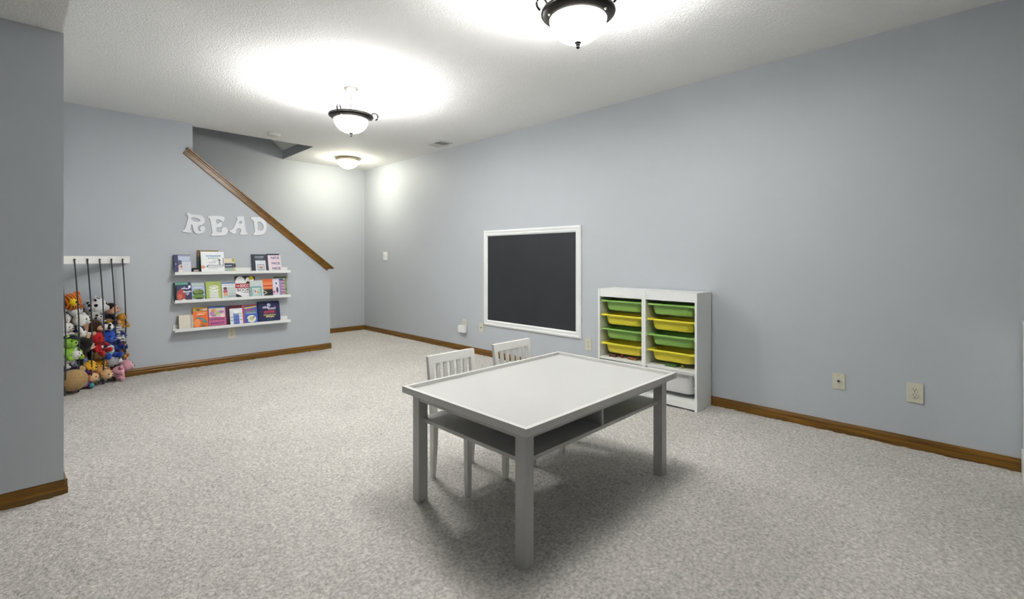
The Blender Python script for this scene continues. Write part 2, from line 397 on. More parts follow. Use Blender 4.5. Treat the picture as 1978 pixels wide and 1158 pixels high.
# ================================================================ WALL PLATES
def plate(wall, c, zc, w_, h_, kind, label, m='ivory', cat='outlet', name='outlet_plate'):
    """c is the coordinate along the wall; wall 'R' faces -x, 'S' faces -y"""
    def bx(bm, a0, a1, z0, z1, d0, d1):
        if wall == 'R': box(bm, RX - d1, RX - d0, c + a0, c + a1, zc + z0, zc + z1)
        else: box(bm, c + a0, c + a1, RY - d1, RY - d0, zc + z0, zc + z1)
    loc = (RX - .003, c, zc - h_/2) if wall == 'R' else (c, RY - .003, zc - h_/2)
    t = thing(name, label, cat, loc)
    bm = nb(); bx(bm, -w_/2, w_/2, -h_/2, h_/2, .0003, .0065); obj('cover_plate', bm, M[m], t, bevel=.003)
    if kind == 'duplex':
        for s in (-.0195, .0195):
            bm = nb()
            if wall == 'R':
                bmesh.ops.create_cone(bm, cap_ends=True, segments=24, radius1=.0165, radius2=.0155, depth=.0028, matrix=Matrix.Translation((RX - .0078, c, zc + s)) @ Euler((0, -math.pi/2, 0)).to_matrix().to_4x4())
            else:
                bmesh.ops.create_cone(bm, cap_ends=True, segments=24, radius1=.0165, radius2=.0155, depth=.0028, matrix=Matrix.Translation((c, RY - .0078, zc + s)) @ Euler((math.pi/2, 0, 0)).to_matrix().to_4x4())
            sk = obj('socket', bm, M[m], t)
            for a in (-.0065, .0065):
                bm = nb(); bx(bm, a - .0012, a + .0012, s - .001, s + .008, .0088, .0096); obj('slot', bm, M['ivory_dark'], sk)
            bm = nb(); bx(bm, -.0028, .0028, s - .0105, s - .0048, .0088, .0096); obj('slot', bm, M['ivory_dark'], sk)
        bm = nb(); bx(bm, -.002, .002, -.002, .002, .0062, .0072); obj('screw', bm, M['steel'], t)
    elif kind == 'coax':
        bm = nb(); bx(bm, -.0075, .0075, -.0075, .0075, .0062, .0085); obj('jack', bm, M['steel'], t, bevel=.002)
        bm = nb(); bx(bm, -.0035, .0035, -.0035, .0035, .0083, .016); obj('pin', bm, M['ivory_dark'], t)
        for s in (-.042, .042):
            bm = nb(); bx(bm, -.0022, .0022, s - .0022, s + .0022, .0062, .0074); obj('screw', bm, M['steel'], t)
    elif kind == 'switch':
        for a in (-.023, .023):
            bm = nb(); bx(bm, a - .005, a + .005, -.011, .011, .0062, .0085); obj('toggle_slot', bm, M['vent'], t)
            bm = nb(); bx(bm, a - .0035, a + .0035, -.001, .009, .0083, .017); obj('toggle', bm, M[m], t, bevel=.001)
            for s in (-.030, .030):
                bm = nb(); bx(bm, a - .002, a + .002, s - .002, s + .002, .0062, .0072); obj('screw', bm, M['steel'], t)
    return t
plate('R', .276, .344, .080, .122, 'duplex', 'ivory duplex power outlet nearest the right edge of the picture')
plate('R', .666, .344, .070, .106, 'coax', 'ivory cable jack plate on the right wall, left of the near power outlet')
plate('R', 2.708, .329, .072, .116, 'duplex', 'ivory power outlet between chalkboard and white storage units', cat='outlet')
plate('R', 4.282, .328, .072, .112, 'coax', 'ivory cable jack plate under the left end of the chalkboard', name='cable_plate')
plate('R', 4.600, .345, .072, .112, 'duplex', 'ivory wall outlet left of the chalkboard, behind a plugged-in white device')
plate('R', 6.515, 1.206, .122, .128, 'switch', 'white double light switch on the right wall near the far corner', m='plate_white', cat='light switch', name='light_switch')
plate('S', 1.545, .327, .074, .116, 'duplex', 'ivory outlet on the stair wall just below the lowest book ledge')
# plug-in device
t = thing('plug_in_device', 'rounded white plug-in device stuck in the outlet left of the chalkboard', 'air freshener', (RX - .04, 4.615, .245))
bm = nb(); box(bm, RX - .052, RX - .0115, 4.548, 4.672, .240, .324); obj('body', bm, M['plate_white'], t, bevel=.019, smooth=True, seg=4)
bm = nb(); bmesh.ops.create_cone(bm, cap_ends=True, segments=28, radius1=.026, radius2=.021, depth=.005, matrix=Matrix.Translation((RX - .0535, 4.61, .282)) @ Euler((0, -math.pi/2, 0)).to_matrix().to_4x4()); obj('face', bm, M['plate_white'], t)

# ================================================================ PLAY TABLE
TX0, TX1, TY0, TY1, TZ = 1.246, 2.441, 1.162, 1.985, .550
LX0, LX1, LY0, LY1 = 1.283, 2.408, 1.204, 1.947
t = thing('play_table', 'low white wooden play table with raised rim and a shelf underneath, nearest the viewer', 'table', ((TX0+TX1)/2, (TY0+TY1)/2, 0))
W = M['table_white']; rw = .020
for pts in ([(TX0,TY0),(TX1,TY0),(TX1-rw,TY0+rw),(TX0+rw,TY0+rw)], [(TX1,TY0),(TX1,TY1),(TX1-rw,TY1-rw),(TX1-rw,TY0+rw)],
            [(TX1,TY1),(TX0,TY1),(TX0+rw,TY1-rw),(TX1-rw,TY1-rw)], [(TX0,TY1),(TX0,TY0),(TX0+rw,TY0+rw),(TX0+rw,TY1-rw)]):
    bm = nb(); prism(bm, pts, .519, TZ, 'z'); obj('rim', bm, M['table_white_lit'], t, bevel=.0018)
bm = nb(); box(bm, TX0+rw-.002, TX1-rw+.002, TY0+rw-.002, TY1-rw+.002, .519, .533); obj('table_top', bm, W, t)
lw = .050
for x in (LX0, LX1-lw):
    for y in (LY0, LY1-lw):
        bm = nb(); box(bm, x, x+lw, y, y+lw, .0, .5185); obj('leg', bm, W, t, bevel=.003)
ap = .486
for a in ((LX0+lw, LX1-lw, LY0+.003, LY0+.021), (LX0+lw, LX1-lw, LY1-.021, LY1-.003), (LX0+.003, LX0+.021, LY0+lw, LY1-lw), (LX1-.021, LX1-.003, LY0+lw, LY1-lw)):
    bm = nb(); box(bm, *a, ap, .5185); obj('apron', bm, W, t, bevel=.0015)
bm = nb(); i = .024
prism(bm, [(LX0+lw, LY0+i), (LX1-lw, LY0+i), (LX1-lw, LY0+lw), (LX1-i, LY0+lw), (LX1-i, LY1-lw), (LX1-lw, LY1-lw), (LX1-lw, LY1-i), (LX0+lw, LY1-i), (LX0+lw, LY1-lw), (LX0+i, LY1-lw), (LX0+i, LY0+lw), (LX0+lw, LY0+lw)], .383, .400, 'z')
obj('lower_shelf', bm, W, t, bevel=.001)
bm = nb(); box(bm, 1.832, 1.846, LY0+.028, LY1-.028, .4003, .5185); obj('divider', bm, W, t)

# ================================================================ CHILD CHAIRS
def taper(bm, pts):
    """square section leg through (x,y,z,half_width_x,half_width_y)"""
    rings = [[bm.verts.new((x+sx*hx, y+sy*hy, z)) for sx, sy in ((-1,-1),(1,-1),(1,1),(-1,1))] for x, y, z, hx, hy in pts]
    for a, b in zip(rings, rings[1:]):
        for k in range(4): bm.faces.new((a[k], a[(k+1)%4], b[(k+1)%4], b[k]))
    bm.faces.new(rings[0][::-1]); bm.faces.new(rings[-1])
def chair(x, y, label, group):
    t = thing('child_chair', label, 'chair', (x, y, 0), group); W = M['white_wood']
    for s in (-1, 1):
        bm = nb(); taper(bm, [(x+s*.133, y+.145, 0, .0105, .012), (x+s*.134, y+.135, .18, .014, .016), (x+s*.136, y+.131, .31, .015, .017), (x+s*.141, y+.139, .45, .0145, .014), (x+s*.147, y+.160, .647, .014, .010)])
        obj('rear_leg', bm, W, t, bevel=.002)
        bm = nb(); taper(bm, [(x+s*.130, y-.142, 0, .0120, .0120), (x+s*.130, y-.141, .334, .0155, .0155)]); obj('front_leg', bm, W, t, bevel=.002)
    bm = nb(); box(bm, x-.158, x+.158, y-.168, y+.112, .3345, .351); obj('seat', bm, W, t, bevel=.005)
    for a in ((x-.112, x+.112, y-.150, y-.136, .302, .334), (x-.112, x+.112, y+.120, y+.134, .302, .334), (x-.142, x-.128, y-.122, y+.112, .302, .334), (x+.128, x+.142, y-.122, y+.112, .302, .334)):
        bm = nb(); box(bm, *a); obj('apron', bm, W, t)
    bm = nb(); taper(bm, [(x, y+.1545, .604, .135, .0095), (x, y+.1600, .648, .135, .0095)]); obj('top_rail', bm, W, t, bevel=.002)
    bm = nb(); taper(bm, [(x, y+.1370, .392, .128, .009), (x, y+.1400, .424, .129, .009)]); obj('lower_rail', bm, W, t, bevel=.002)
    for k in range(5):
        xx = (k - 2) * .0465
        bm = nb(); taper(bm, [(x+xx*.98, y+.1395, .424, .0115, .005), (x+xx, y+.1545, .605, .0115, .005)]); obj('slat', bm, W, t)
    return t
chair(1.622, 1.925, 'small white slat back chair tucked under the left end of the play table', 'small white chairs')
chair(2.100, 1.925, 'small white slat back chair tucked under the table nearer the chalkboard wall', 'small white chairs')

# ================================================================ STORAGE UNITS
FX, BXX = 3.515, 3.781
def unit(y0, y1, label):
    t = thing('storage_unit', label, 'shelf unit', ((FX+BXX)/2, (y0+y1)/2, 0), 'white storage units on the right wall'); W = M['melamine']; th = .0175
    for a in (y0, y1-th):
        bm = nb(); box(bm, FX, BXX, a, a+th, 0, .9035); obj('side_panel', bm, W, t, bevel=.0012)
    bm = nb(); box(bm, FX+.004, BXX, y0+th, y1-th, .887, .9025); obj('top_panel', bm, W, t, bevel=.001)
    bm = nb(); box(bm, FX+.003, FX+.018, y0+th, y1-th, .832, .8865); obj('front_rail', bm, W, t, bevel=.001)
    bm = nb(); box(bm, FX+.006, BXX-.006, y0+th, y1-th, .286, .303); obj('shelf', bm, W, t, bevel=.001)
    bm = nb(); box(bm, FX+.010, BXX-.006, y0+th, y1-th, .051, .068); obj('bottom_panel', bm, W, t, bevel=.001)
    bm = nb(); box(bm, FX+.003, FX+.018, y0+th, y1-th, .012, .050); obj('plinth', bm, W, t, bevel=.001)
    bm = nb(); box(bm, BXX-.0055, BXX-.001, y0+th, y1-th, .0685, .8865); obj('back_panel', bm, W, t)
    for z in (.787, .664, .540, .414, .266, .180):
        for a, b in ((y0+th, y0+th+.008), (y1-th-.008, y1-th)):
            bm = nb(); box(bm, FX+.006, BXX-.02, a, b, z-.006, z); obj('runner', bm, W, t)
    return t
unit(1.9575, 2.4035, 'white open storage unit with coloured tubs, the one nearer the chalkboard')
unit(1.5115, 1.9570, 'white open storage unit with coloured tubs, the one farther from the chalkboard')
def rrect(hx, hy, r, n=5):
    out = []
    for cx, cy, a0 in ((hx-r, hy-r, 0), (-hx+r, hy-r, 90), (-hx+r, -hy+r, 180), (hx-r, -hy+r, 270)):
        for k in range(n+1):
            a = R_(a0 + 90*k/n); out.append((cx + r*math.cos(a), cy + r*math.sin(a)))
    return out
def tub(yc, ztop, hgt, m, label, group, over=.026):
    xc = (FX + .006 + BXX - .014)/2; hx = (BXX - .014 - FX - .006)/2; hy = .1990
    t = thing('storage_tub', label, 'storage bin', (xc, yc, ztop - hgt), group)
    def loft(bm, rings):
        R = []
        for hx_, hy_, r, z in rings: R.append([bm.verts.new((xc+a, yc+b, z)) for a, b in rrect(hx_, hy_, r)])
        n = len(R[0])
        for a, b in zip(R, R[1:]):
            for k in range(n): bm.faces.new((a[k], a[(k+1)%n], b[(k+1)%n], b[k]))
        return R
    b_ = over; th = .003; dt = .012 + .05*hgt
    bm = nb()
    R = loft(bm, [(hx-b_-dt-th, hy-b_-dt-th, .045, ztop-hgt+th), (hx-b_-th-.001, hy-b_-th-.001, .040, ztop-.004),
                  (hx-b_-.0005, hy-b_-.0005, .040, ztop-.0035), (hx-b_, hy-b_, .040, ztop-.010),
                  (hx-b_-dt*.55, hy-b_-dt*.55, .045, ztop-hgt*.85), (hx-b_-dt, hy-b_-dt, .045, ztop-hgt+.002), (hx-b_-dt-.008, hy-b_-dt-.008, .038, ztop-hgt)])
    bm.faces.new(R[0]); bm.faces.new(R[-1][::-1]); bmesh.ops.recalc_face_normals(bm, faces=bm.faces[:])
    obj('tub_body', bm, m, t, smooth=True)
    bm = nb()
    R = loft(bm, [(hx-b_+.0005, hy-b_+.0005, .040, ztop-.0032), (hx-.004, hy-.001, .016, ztop), (hx, hy, .016, ztop-.003), (hx, hy, .016, ztop-.013),
                  (hx-.003, hy-.003, .014, ztop-.013), (hx-.004, hy-.004, .014, ztop-.0055), (hx-b_+.0005, hy-b_+.0005, .040, ztop-.0062)])
    n = len(R[0])
    for k in range(n): bm.faces.new((R[-1][k], R[-1][(k+1)%n], R[0][(k+1)%n], R[0][k]))
    bmesh.ops.recalc_face_normals(bm, faces=bm.faces[:])
    obj('tub_rim', bm, m, t, smooth=True)
YL, YR = 2.1805, 1.7343
lv = [(.803, .090, 'green', 'green plastic tub, topmost'), (.680, .091, 'yellow', 'yellow plastic tub, upper of the two yellow ones'),
      (.556, .090, 'green', 'green plastic tub, lower of the two green ones'), (.430, .089, 'yellow', 'yellow plastic tub, lower of the two yellow ones')]
for yc, w_ in ((YL, 'in the unit nearer the chalkboard'), (YR, 'in the unit farther from the chalkboard')):
    for z, hg, m, lb in lv:
        tub(yc, z, hg, M[m], lb + ' ' + w_, 'coloured tubs in the storage units')
tub(YR, .2825, .178, M['tub_white'], 'deep white plastic tub at the bottom of the storage unit', 'coloured tubs in the storage units')
# small toys peeping out on the shelf below the lowest tubs; shade put into the toys' colours
def small(name, bm, m, label, **k):
    o = settle(obj(name, bm, m, None, **k)); tag(o, label, 'toy', 'small toys under the lowest tubs'); return o
bm = nb(); ell(bm, (3.575, 2.195, .3185), .0152, sub=3); small('toy_ball', bm, paint('6e1c14'), 'red toy ball, colour darkened for the shade, on the storage shelf below the left yellow tub', smooth=True)
bm = nb(); box(bm, 3.55, 3.60, 2.255, 2.315, .3033, .328); small('toy_block', bm, paint('4a3424'), 'brown toy block beside the red ball under the left yellow tub', bevel=.003)
bm = nb(); box(bm, 3.56, 3.60, 2.05, 2.13, .3033, .322); small('toy_block', bm, paint('7a5030'), 'tan toy block right of the red ball under the left yellow tub', bevel=.003)
bm = nb(); box(bm, 3.555, 3.60, 1.70, 1.79, .3033, .326); small('toy_block', bm, paint('3e5c2c'), 'green toy block, colour darkened for the shade, under the lowest yellow tub of the other unit', bevel=.006)
bm = nb(); ell(bm, (3.58, 1.655, .3165), .0132, sub=3); small('toy_ball', bm, paint('6f7a38'), 'small olive toy ball beside the green block', smooth=True)

# white cabinet cut by the right edge of the frame
t = thing('low_cabinet', 'white low cabinet against the wall, cut off by the right edge of the picture', 'cabinet', (3.6, -.58, 0))
y1, y0 = -.174, -.98
for a in (y0, y1-.018):
    bm = nb(); box(bm, 3.42, 3.781, a, a+.018, .03, .812); obj('side_panel', bm, M['melamine'], t, bevel=.001)
bm = nb(); box(bm, 3.415, 3.781, y0-.003, y1+.003, .8125, .830); obj('top', bm, M['melamine'], t, bevel=.001)
bm = nb(); box(bm, 3.43, 3.775, y0+.018, y1-.018, .08, .095); obj('bottom_panel', bm, M['melamine'], t)
bm = nb(); box(bm, 3.43, 3.775, y0+.018, y1-.018, .44, .455); obj('shelf', bm, M['melamine'], t)
bm = nb(); box(bm, 3.7755, 3.781, y0+.018, y1-.018, .05, .812); obj('back_panel', bm, M['melamine'], t)
bm = nb(); box(bm, 3.43, 3.445, y0+.018, y1-.018, 0, .0795); obj('plinth', bm, M['melamine'], t)
for a in (y0-.006, y1+.0005):
    bm = nb(); box(bm, 3.42, 3.781, a, a+.0055, 0, .13); obj('foot_board', bm, M['melamine'], t)
for a, b in ((y0+.004, (y0+y1)/2-.0015), ((y0+y1)/2+.0015, y1-.004)):
    bm = nb(); box(bm, 3.402, 3.4195, a, b, .085, .806); d = obj('door', bm, M['melamine'], t, bevel=.001)
    bm = nb(); yy = b-.04 if a < -.6 else a+.04; tube(bm, [(3.4025, yy, .62), (3.382, yy, .62), (3.382, yy, .52), (3.4025, yy, .52)], .004, 8); obj('handle', bm, M['nickel'], d, smooth=True)

# ================================================================ WALL LETTERS
LET = {
'R': ([(1.115, 1.652), (1.143, 1.655), (1.158, 1.639), (1.216, 1.639), (1.263, 1.625), (1.286, 1.59), (1.279, 1.556), (1.254, 1.533), (1.219, 1.521), (1.215, 1.49), (1.223, 1.467), (1.238, 1.459), (1.249, 1.465), (1.235, 1.485), (1.24, 1.508), (1.259, 1.522), (1.28, 1.516), (1.289, 1.488), (1.27, 1.447), (1.229, 1.431), (1.198, 1.438), (1.178, 1.467), (1.173, 1.51), (1.167, 1.53), (1.159, 1.536), (1.155, 1.51), (1.149, 1.474), (1.162, 1.468), (1.159, 1.44), (1.14, 1.444), (1.077, 1.45), (1.082, 1.469), (1.103, 1.475), (1.121, 1.551), (1.135, 1.61), (1.129, 1.626), (1.115, 1.636)],
 [(1.158, 1.606), (1.192, 1.609), (1.229, 1.597), (1.244, 1.576), (1.23, 1.562), (1.192, 1.562), (1.164, 1.579), (1.154, 1.593)]),
'E': ([(1.31, 1.628), (1.33, 1.635), (1.473, 1.639), (1.469, 1.597), (1.46, 1.571), (1.444, 1.584), (1.428, 1.6), (1.385, 1.599), (1.388, 1.566), (1.396, 1.55), (1.411, 1.55), (1.428, 1.572), (1.446, 1.565), (1.442, 1.518), (1.395, 1.514), (1.388, 1.491), (1.394, 1.461), (1.428, 1.455), (1.446, 1.461), (1.44, 1.482), (1.446, 1.506), (1.466, 1.52), (1.489, 1.514), (1.504, 1.488), (1.498, 1.448), (1.474, 1.428), (1.428, 1.421), (1.342, 1.414), (1.344, 1.437), (1.357, 1.448), (1.346, 1.519), (1.335, 1.593), (1.325, 1.607), (1.311, 1.612)],
 None),
'A': ([(1.596, 1.643), (1.665, 1.651), (1.667, 1.62), (1.677, 1.542), (1.686, 1.473), (1.703, 1.461), (1.698, 1.438), (1.624, 1.438), (1.627, 1.462), (1.638, 1.471), (1.634, 1.511), (1.6, 1.514), (1.583, 1.484), (1.587, 1.465), (1.573, 1.44), (1.516, 1.472), (1.527, 1.491), (1.545, 1.491), (1.569, 1.529), (1.596, 1.6), (1.605, 1.618), (1.593, 1.625)],
 [(1.623, 1.6), (1.642, 1.598), (1.648, 1.563), (1.607, 1.564)]),
'D': ([(1.733, 1.632), (1.745, 1.648), (1.846, 1.65), (1.883, 1.625), (1.905, 1.578), (1.91, 1.53), (1.895, 1.481), (1.868, 1.448), (1.764, 1.435), (1.761, 1.456), (1.784, 1.47), (1.776, 1.547), (1.766, 1.608), (1.748, 1.617)],
 [(1.806, 1.595), (1.838, 1.598), (1.866, 1.576), (1.877, 1.536), (1.866, 1.5), (1.84, 1.488), (1.811, 1.5), (1.811, 1.549)]),
}

def chaikin(p, n=1):
    for _ in range(n):
        q = []
        for i in range(len(p)):
            a, b = p[i], p[(i+1) % len(p)]
            q += [(a[0]*.78+b[0]*.22, a[1]*.78+b[1]*.22), (a[0]*.22+b[0]*.78, a[1]*.22+b[1]*.78)]
        p = q
    return p
deps = None
def curve_mesh(splines, depth):
    cu = bpy.data.curves.new('tmp', 'CURVE'); cu.dimensions = '2D'; cu.fill_mode = 'BOTH'; cu.extrude = depth/2 - .0015; cu.bevel_depth = .0015; cu.bevel_resolution = 1
    for p in splines:
        s = cu.splines.new('POLY'); s.points.add(len(p)-1); s.use_cyclic_u = True
        for i, (a, b) in enumerate(p): s.points[i].co = (a, b, 0, 1)
    o = bpy.data.objects.new('tmp', cu); C.objects.link(o); bpy.context.view_layer.update()
    me = bpy.data.meshes.new_from_object(o.evaluated_get(bpy.context.evaluated_depsgraph_get()))
    bpy.data.objects.remove(o); bpy.data.curves.remove(cu); return me
place = {'R': 'leftmost of the four, above the book ledges', 'E': 'second in the word on the stair wall', 'A': 'third in the word on the stair wall', 'D': 'last in the word, beside the sloping rail'}
for k, (o_, h_) in LET.items():
    me = curve_mesh([chaikin(o_, 2)] + ([chaikin(h_, 2)] if h_ else []), .013)
    me.transform(Matrix.Rotation(math.pi/2, 4, 'X')); me.transform(Matrix.Translation((0, RY - .0075, 0)))
    bm = nb(); bm.from_mesh(me); bpy.data.meshes.remove(me)
    o = settle(obj('wall_letter', bm, M['letter'])); tag(o, 'white wooden letter %s on the grey wall, %s' % (k, place[k]), 'letter', 'letters spelling READ')

# ================================================================ BOOK LEDGES
led = [(.997, 'topmost white picture ledge on the stair wall, below the letters'), (.705, 'middle white picture ledge on the stair wall'), (.406, 'lowest white picture ledge on the stair wall, just above the outlet')]
for zb, lb in led:
    t = thing('book_ledge', lb, 'shelf', (1.57, RY - .06, zb), 'white picture ledges full of books'); W = M['melamine']
    bm = nb(); box(bm, .998, 2.143, RY - .1195, RY - .108, zb, zb + .031); obj('front_lip', bm, W, t, bevel=.001)
    bm = nb(); box(bm, .998, 2.143, RY - .1075, RY - .0125, zb, zb + .010); obj('ledge_board', bm, W, t)
    bm = nb(); box(bm, .998, 2.143, RY - .012, RY - .0005, zb, zb + .066); obj('back_board', bm, W, t, bevel=.001)
FLR = [1.0074, .7154, .4164]

def text_bm(bm, s, cx, cz, hgt, wid, y, mi):
    cu = bpy.data.curves.new('tmp', 'FONT'); cu.body = s; cu.size = 1; cu.align_x = 'CENTER'; cu.align_y = 'CENTER'; cu.offset = .018; cu.resolution_u = 2
    o = bpy.data.objects.new('tmp', cu); C.objects.link(o); bpy.context.view_layer.update()
    me = bpy.data.meshes.new_from_object(o.evaluated_get(bpy.context.evaluated_depsgraph_get()))
    bpy.data.objects.remove(o); bpy.data.curves.remove(cu)
    xs = [v.co.x for v in me.vertices]; ys = [v.co.y for v in me.vertices]
    sx = wid/(max(xs)-min(xs)); sy = hgt/(max(ys)-min(ys)); mx, my = (max(xs)+min(xs))/2, (max(ys)+min(ys))/2
    for v in me.vertices: v.co = ((v.co.x-mx)*sx + cx, y, (v.co.y-my)*sy + cz)
    for p in me.polygons: p.material_index = mi
    n0 = len(bm.faces); bm.from_mesh(me); bpy.data.meshes.remove(me)
    bm.faces.ensure_lookup_table()
    for f in bm.faces[n0:]:
        f.material_index = mi
        f.normal_update()
        if f.normal.y > 0: f.normal_flip()
def book(shelf, x0, x1, top, label, cover, art=(), t=.014, back=0, spine=None, pages='page', tilt=None, name='book', cat='book', twist=0, h=None, side_pages=False):
    zf = FLR[shelf]; w_ = x1 - x0; hh = h or (top - zf)
    yb = RY - .050 + back*.030 if back is not True else RY - .03
    lean = tilt if tilt is not None else min(.26, math.asin(min(.9, max(0, (RY - .004 - yb)) / hh)))
    root = thing(name, label, cat, ((x0+x1)/2, yb - t/2, zf + (t/2)*math.sin(lean) + .0004), 'books and toys on the picture ledges')
    root.rotation_euler = (-lean, 0, twist)
    hw = w_/2; cm = paint(cover); pm = M['page']
    def L(nm, bm, m, par=None, **k): return obj(nm, bm, m, par or root, world=False, **k)
    bm = nb(); box(bm, -hw, hw, -t/2, -t/2+.0018, 0, hh); f = L('front_cover', bm, cm)
    bm = nb(); box(bm, -hw, hw, t/2-.0018, t/2, 0, hh); L('back_cover', bm, cm)
    bm = nb(); box(bm, -hw, -hw+.002, -t/2+.0019, t/2-.0019, 0, hh); L('spine', bm, paint(spine) if spine else cm)
    bm = nb(); box(bm, -hw+.0022, hw-.003, -t/2+.0019, t/2-.0019, .003, hh-.003); L('pages', bm, pm)
    if art:
        bm = nb(); mats = []; y = -t/2 - .0002
        for s in art:
            col = s[-1]; m = paint(col)
            if m not in mats: mats.append(m)
            mi = mats.index(m); U = lambda u: -hw + u*w_; V = lambda v: v*hh
            y -= .00035
            if s[0] == 'r':
                q = bm.faces.new([bm.verts.new((U(a), y, V(b))) for a, b in ((s[1],s[2]),(s[3],s[2]),(s[3],s[4]),(s[1],s[4]))]); q.material_index = mi
            elif s[0] == 'e':
                q = bm.faces.new([bm.verts.new((U(s[1]+s[3]*math.cos(a*math.pi/12)), y, V(s[2]+s[4]*math.sin(a*math.pi/12)))) for a in range(24)]); q.material_index = mi
            elif s[0] == 'p':
                q = bm.faces.new([bm.verts.new((U(a), y, V(b))) for a, b in s[1]]); q.material_index = mi
            elif s[0] == 't':
                tb = nb(); text_bm(tb, s[1], U(s[2]), V(s[3]), s[4]*hh, s[5]*w_, y, 0); L('printed_word', tb, m, f)
            elif s[0] == 'l':      # unreadable line of print: a row of dashes  (u0,v,u1,height)
                u = s[1]
                while u < s[3] - .02:
                    du = random.uniform(.03, .09); e = min(u+du, s[3]); jz = random.uniform(-.15, .15)*s[4]
                    q = bm.faces.new([bm.verts.new((U(a), y, V(b))) for a, b in ((u, s[2]+jz),(e, s[2]+jz),(e, s[2]+s[4]+jz),(u, s[2]+s[4]+jz))]); q.material_index = mi
                    u = e + .018
        for f_ in bm.faces:
            f_.normal_update()
            if f_.normal.y > 0: f_.normal_flip()
        L('cover_art', bm, mats, f)
    return root
# ---- top ledge
book(0, 1.00, 1.148, 1.207, 'dark blue book with pale misty cover, first on the top ledge', '1b2050', [('r',.24,0,1,.97,'a9b0cb'),('r',.45,.0,1,.62,'cfd2da'),('r',.24,.42,.45,.70,'4b5068'),('e',.38,.30,.12,.18,'d9c6c0'),('e',.42,.36,.06,.07,'9a6f70'),('e',.36,.10,.14,.10,'ece6de'),('l',.32,.80,.95,.05,'e4ebf2'),('l',.40,.70,.9,.04,'e4ebf2'),('e',.10,.5,.03,.02,'ffffff')], t=.022, back=-.3)
book(0, 1.153, 1.222, 1.066, 'tiny black box lying between the blue book and the big white book', '1d1614', [('l',.2,.4,.85,.3,'c9b9b2')], t=.04, name='small_box', cat='box', tilt=0)
book(0, 1.212, 1.41, 1.257, 'tan and dark green book peeking out behind the big white book', '8d7a55', [('r',0,0,.13,.72,'1d3a38'),('r',0,.72,.13,1,'6d5a34')], t=.008, back=1, spine='14100c')
book(0, 1.238, 1.457, 1.247, 'big white square book with a sketchy town scene on the cover, top ledge', 'eef0f0', [('l',.22,.76,.85,.07,'6f9dc4'),('l',.3,.66,.78,.05,'9aa6ae'),('e',.08,.28,.08,.07,'d08c6c'),('r',.22,.26,.28,.36,'3f7a8c'),('l',.32,.46,.62,.05,'b9b4c6'),('l',.28,.34,.95,.04,'7c7f86'),('l',.28,.26,.95,.035,'8d9096'),('l',.3,.19,.7,.03,'a9aab0'),('e',.78,.60,.05,.05,'4c4a50'),('r',.75,.36,.82,.57,'8f8c95'),('r',.93,.3,.97,.7,'8a8f90'),('l',.5,.55,.7,.03,'8fb58a')], t=.010, back=-1.1)
book(0, 1.455, 1.567, 1.167, 'small cream and navy box with a green corner beside the big white book', 'd9cdb4', [('r',0,.28,.85,.66,'232846'),('r',0,.0,.8,.34,'9fb0a2'),('e',.85,.88,.13,.12,'9aa640'),('r',.86,0,1,.25,'d8c24e'),('l',.1,.45,.7,.07,'c9cbe0'),('e',.95,.5,.1,.16,'20222c')], t=.02, name='small_box', cat='box')
book(0, 1.742, 1.913, 1.217, 'dark charcoal book standing behind the small white frame, top ledge', '343b47', [('l',.2,.80,.75,.09,'8f98a3'),('l',.25,.72,.7,.05,'6c7480'),('r',.0,0,.06,1,'22272f')], t=.014, back=.1)
book(0, 1.770, 1.879, 1.146, 'small white framed picture in front of the charcoal book', 'd5d9e2', [('r',.18,.16,.84,.66,'7e8aa0'),('r',.24,.22,.78,.60,'dfe0e2'),('e',.42,.42,.12,.12,'cf9a6a'),('e',.60,.40,.12,.12,'b98f8c'),('e',.5,.3,.14,.05,'8fa27a')], t=.010, back=-1.2, name='picture_frame', cat='picture frame')
book(0, 1.904, 2.046, 1.222, 'dark covered book mostly hidden behind the pink NICE book', '23263a', t=.010, back=.5)
book(0, 1.912, 2.057, 1.209, 'pale pink book printed NICE three times, right end of the top ledge', 'e6d5db', [('t','NICE',.56,.84,.15,.62,'343b78'),('t','NICE',.58,.51,.15,.62,'343b78'),('t','NICE',.60,.20,.15,.62,'343b78')], t=.014, back=-.6, spine='2a2c45')
# ---- middle ledge
book(1, 1.000, 1.150, .914, 'teal and black book behind the red and navy book, left of the middle ledge', '3f8f80', [('r',0,0,.10,1,'15121f'),('r',.85,.8,1,1,'1c2350'),('l',.1,.90,.8,.06,'8fc9a4')], t=.018, back=.3, spine='120f18')
book(1, 1.020, 1.152, .892, 'navy book with a red planet and pale lettering, first of the middle ledge', '161d4e', [('e',.28,.36,.30,.38,'a23a30'),('e',.22,.30,.16,.18,'cf5c4c'),('r',.3,.0,.95,.18,'4a1530'),('e',.45,.10,.12,.06,'e8d8d0'),('l',.3,.74,.85,.06,'dfe2ee'),('l',.42,.54,.95,.08,'e9eaf2'),('e',.86,.88,.09,.08,'eef0f4'),('p',[(.4,.8),(.62,.8),(.52,.92)],'8e8fc8'),('p',[(.55,.5),(.85,.5),(.7,.34)],'a6adb9')], t=.010, back=-1.2)
book(1, 1.154, 1.277, .908, 'pale blue book with a leafy green bush on its cover', 'a8b6d6', [('r',.04,.86,.9,.95,'b9cfa8'),('e',.5,.46,.42,.18,'33471c'),('e',.4,.52,.24,.12,'6f8f34'),('e',.65,.50,.22,.10,'55702e'),('e',.5,.22,.46,.13,'5f8a22'),('e',.55,.12,.3,.05,'2c1c14'),('l',.2,.70,.8,.05,'dfe6f2')], t=.010, back=-.4)
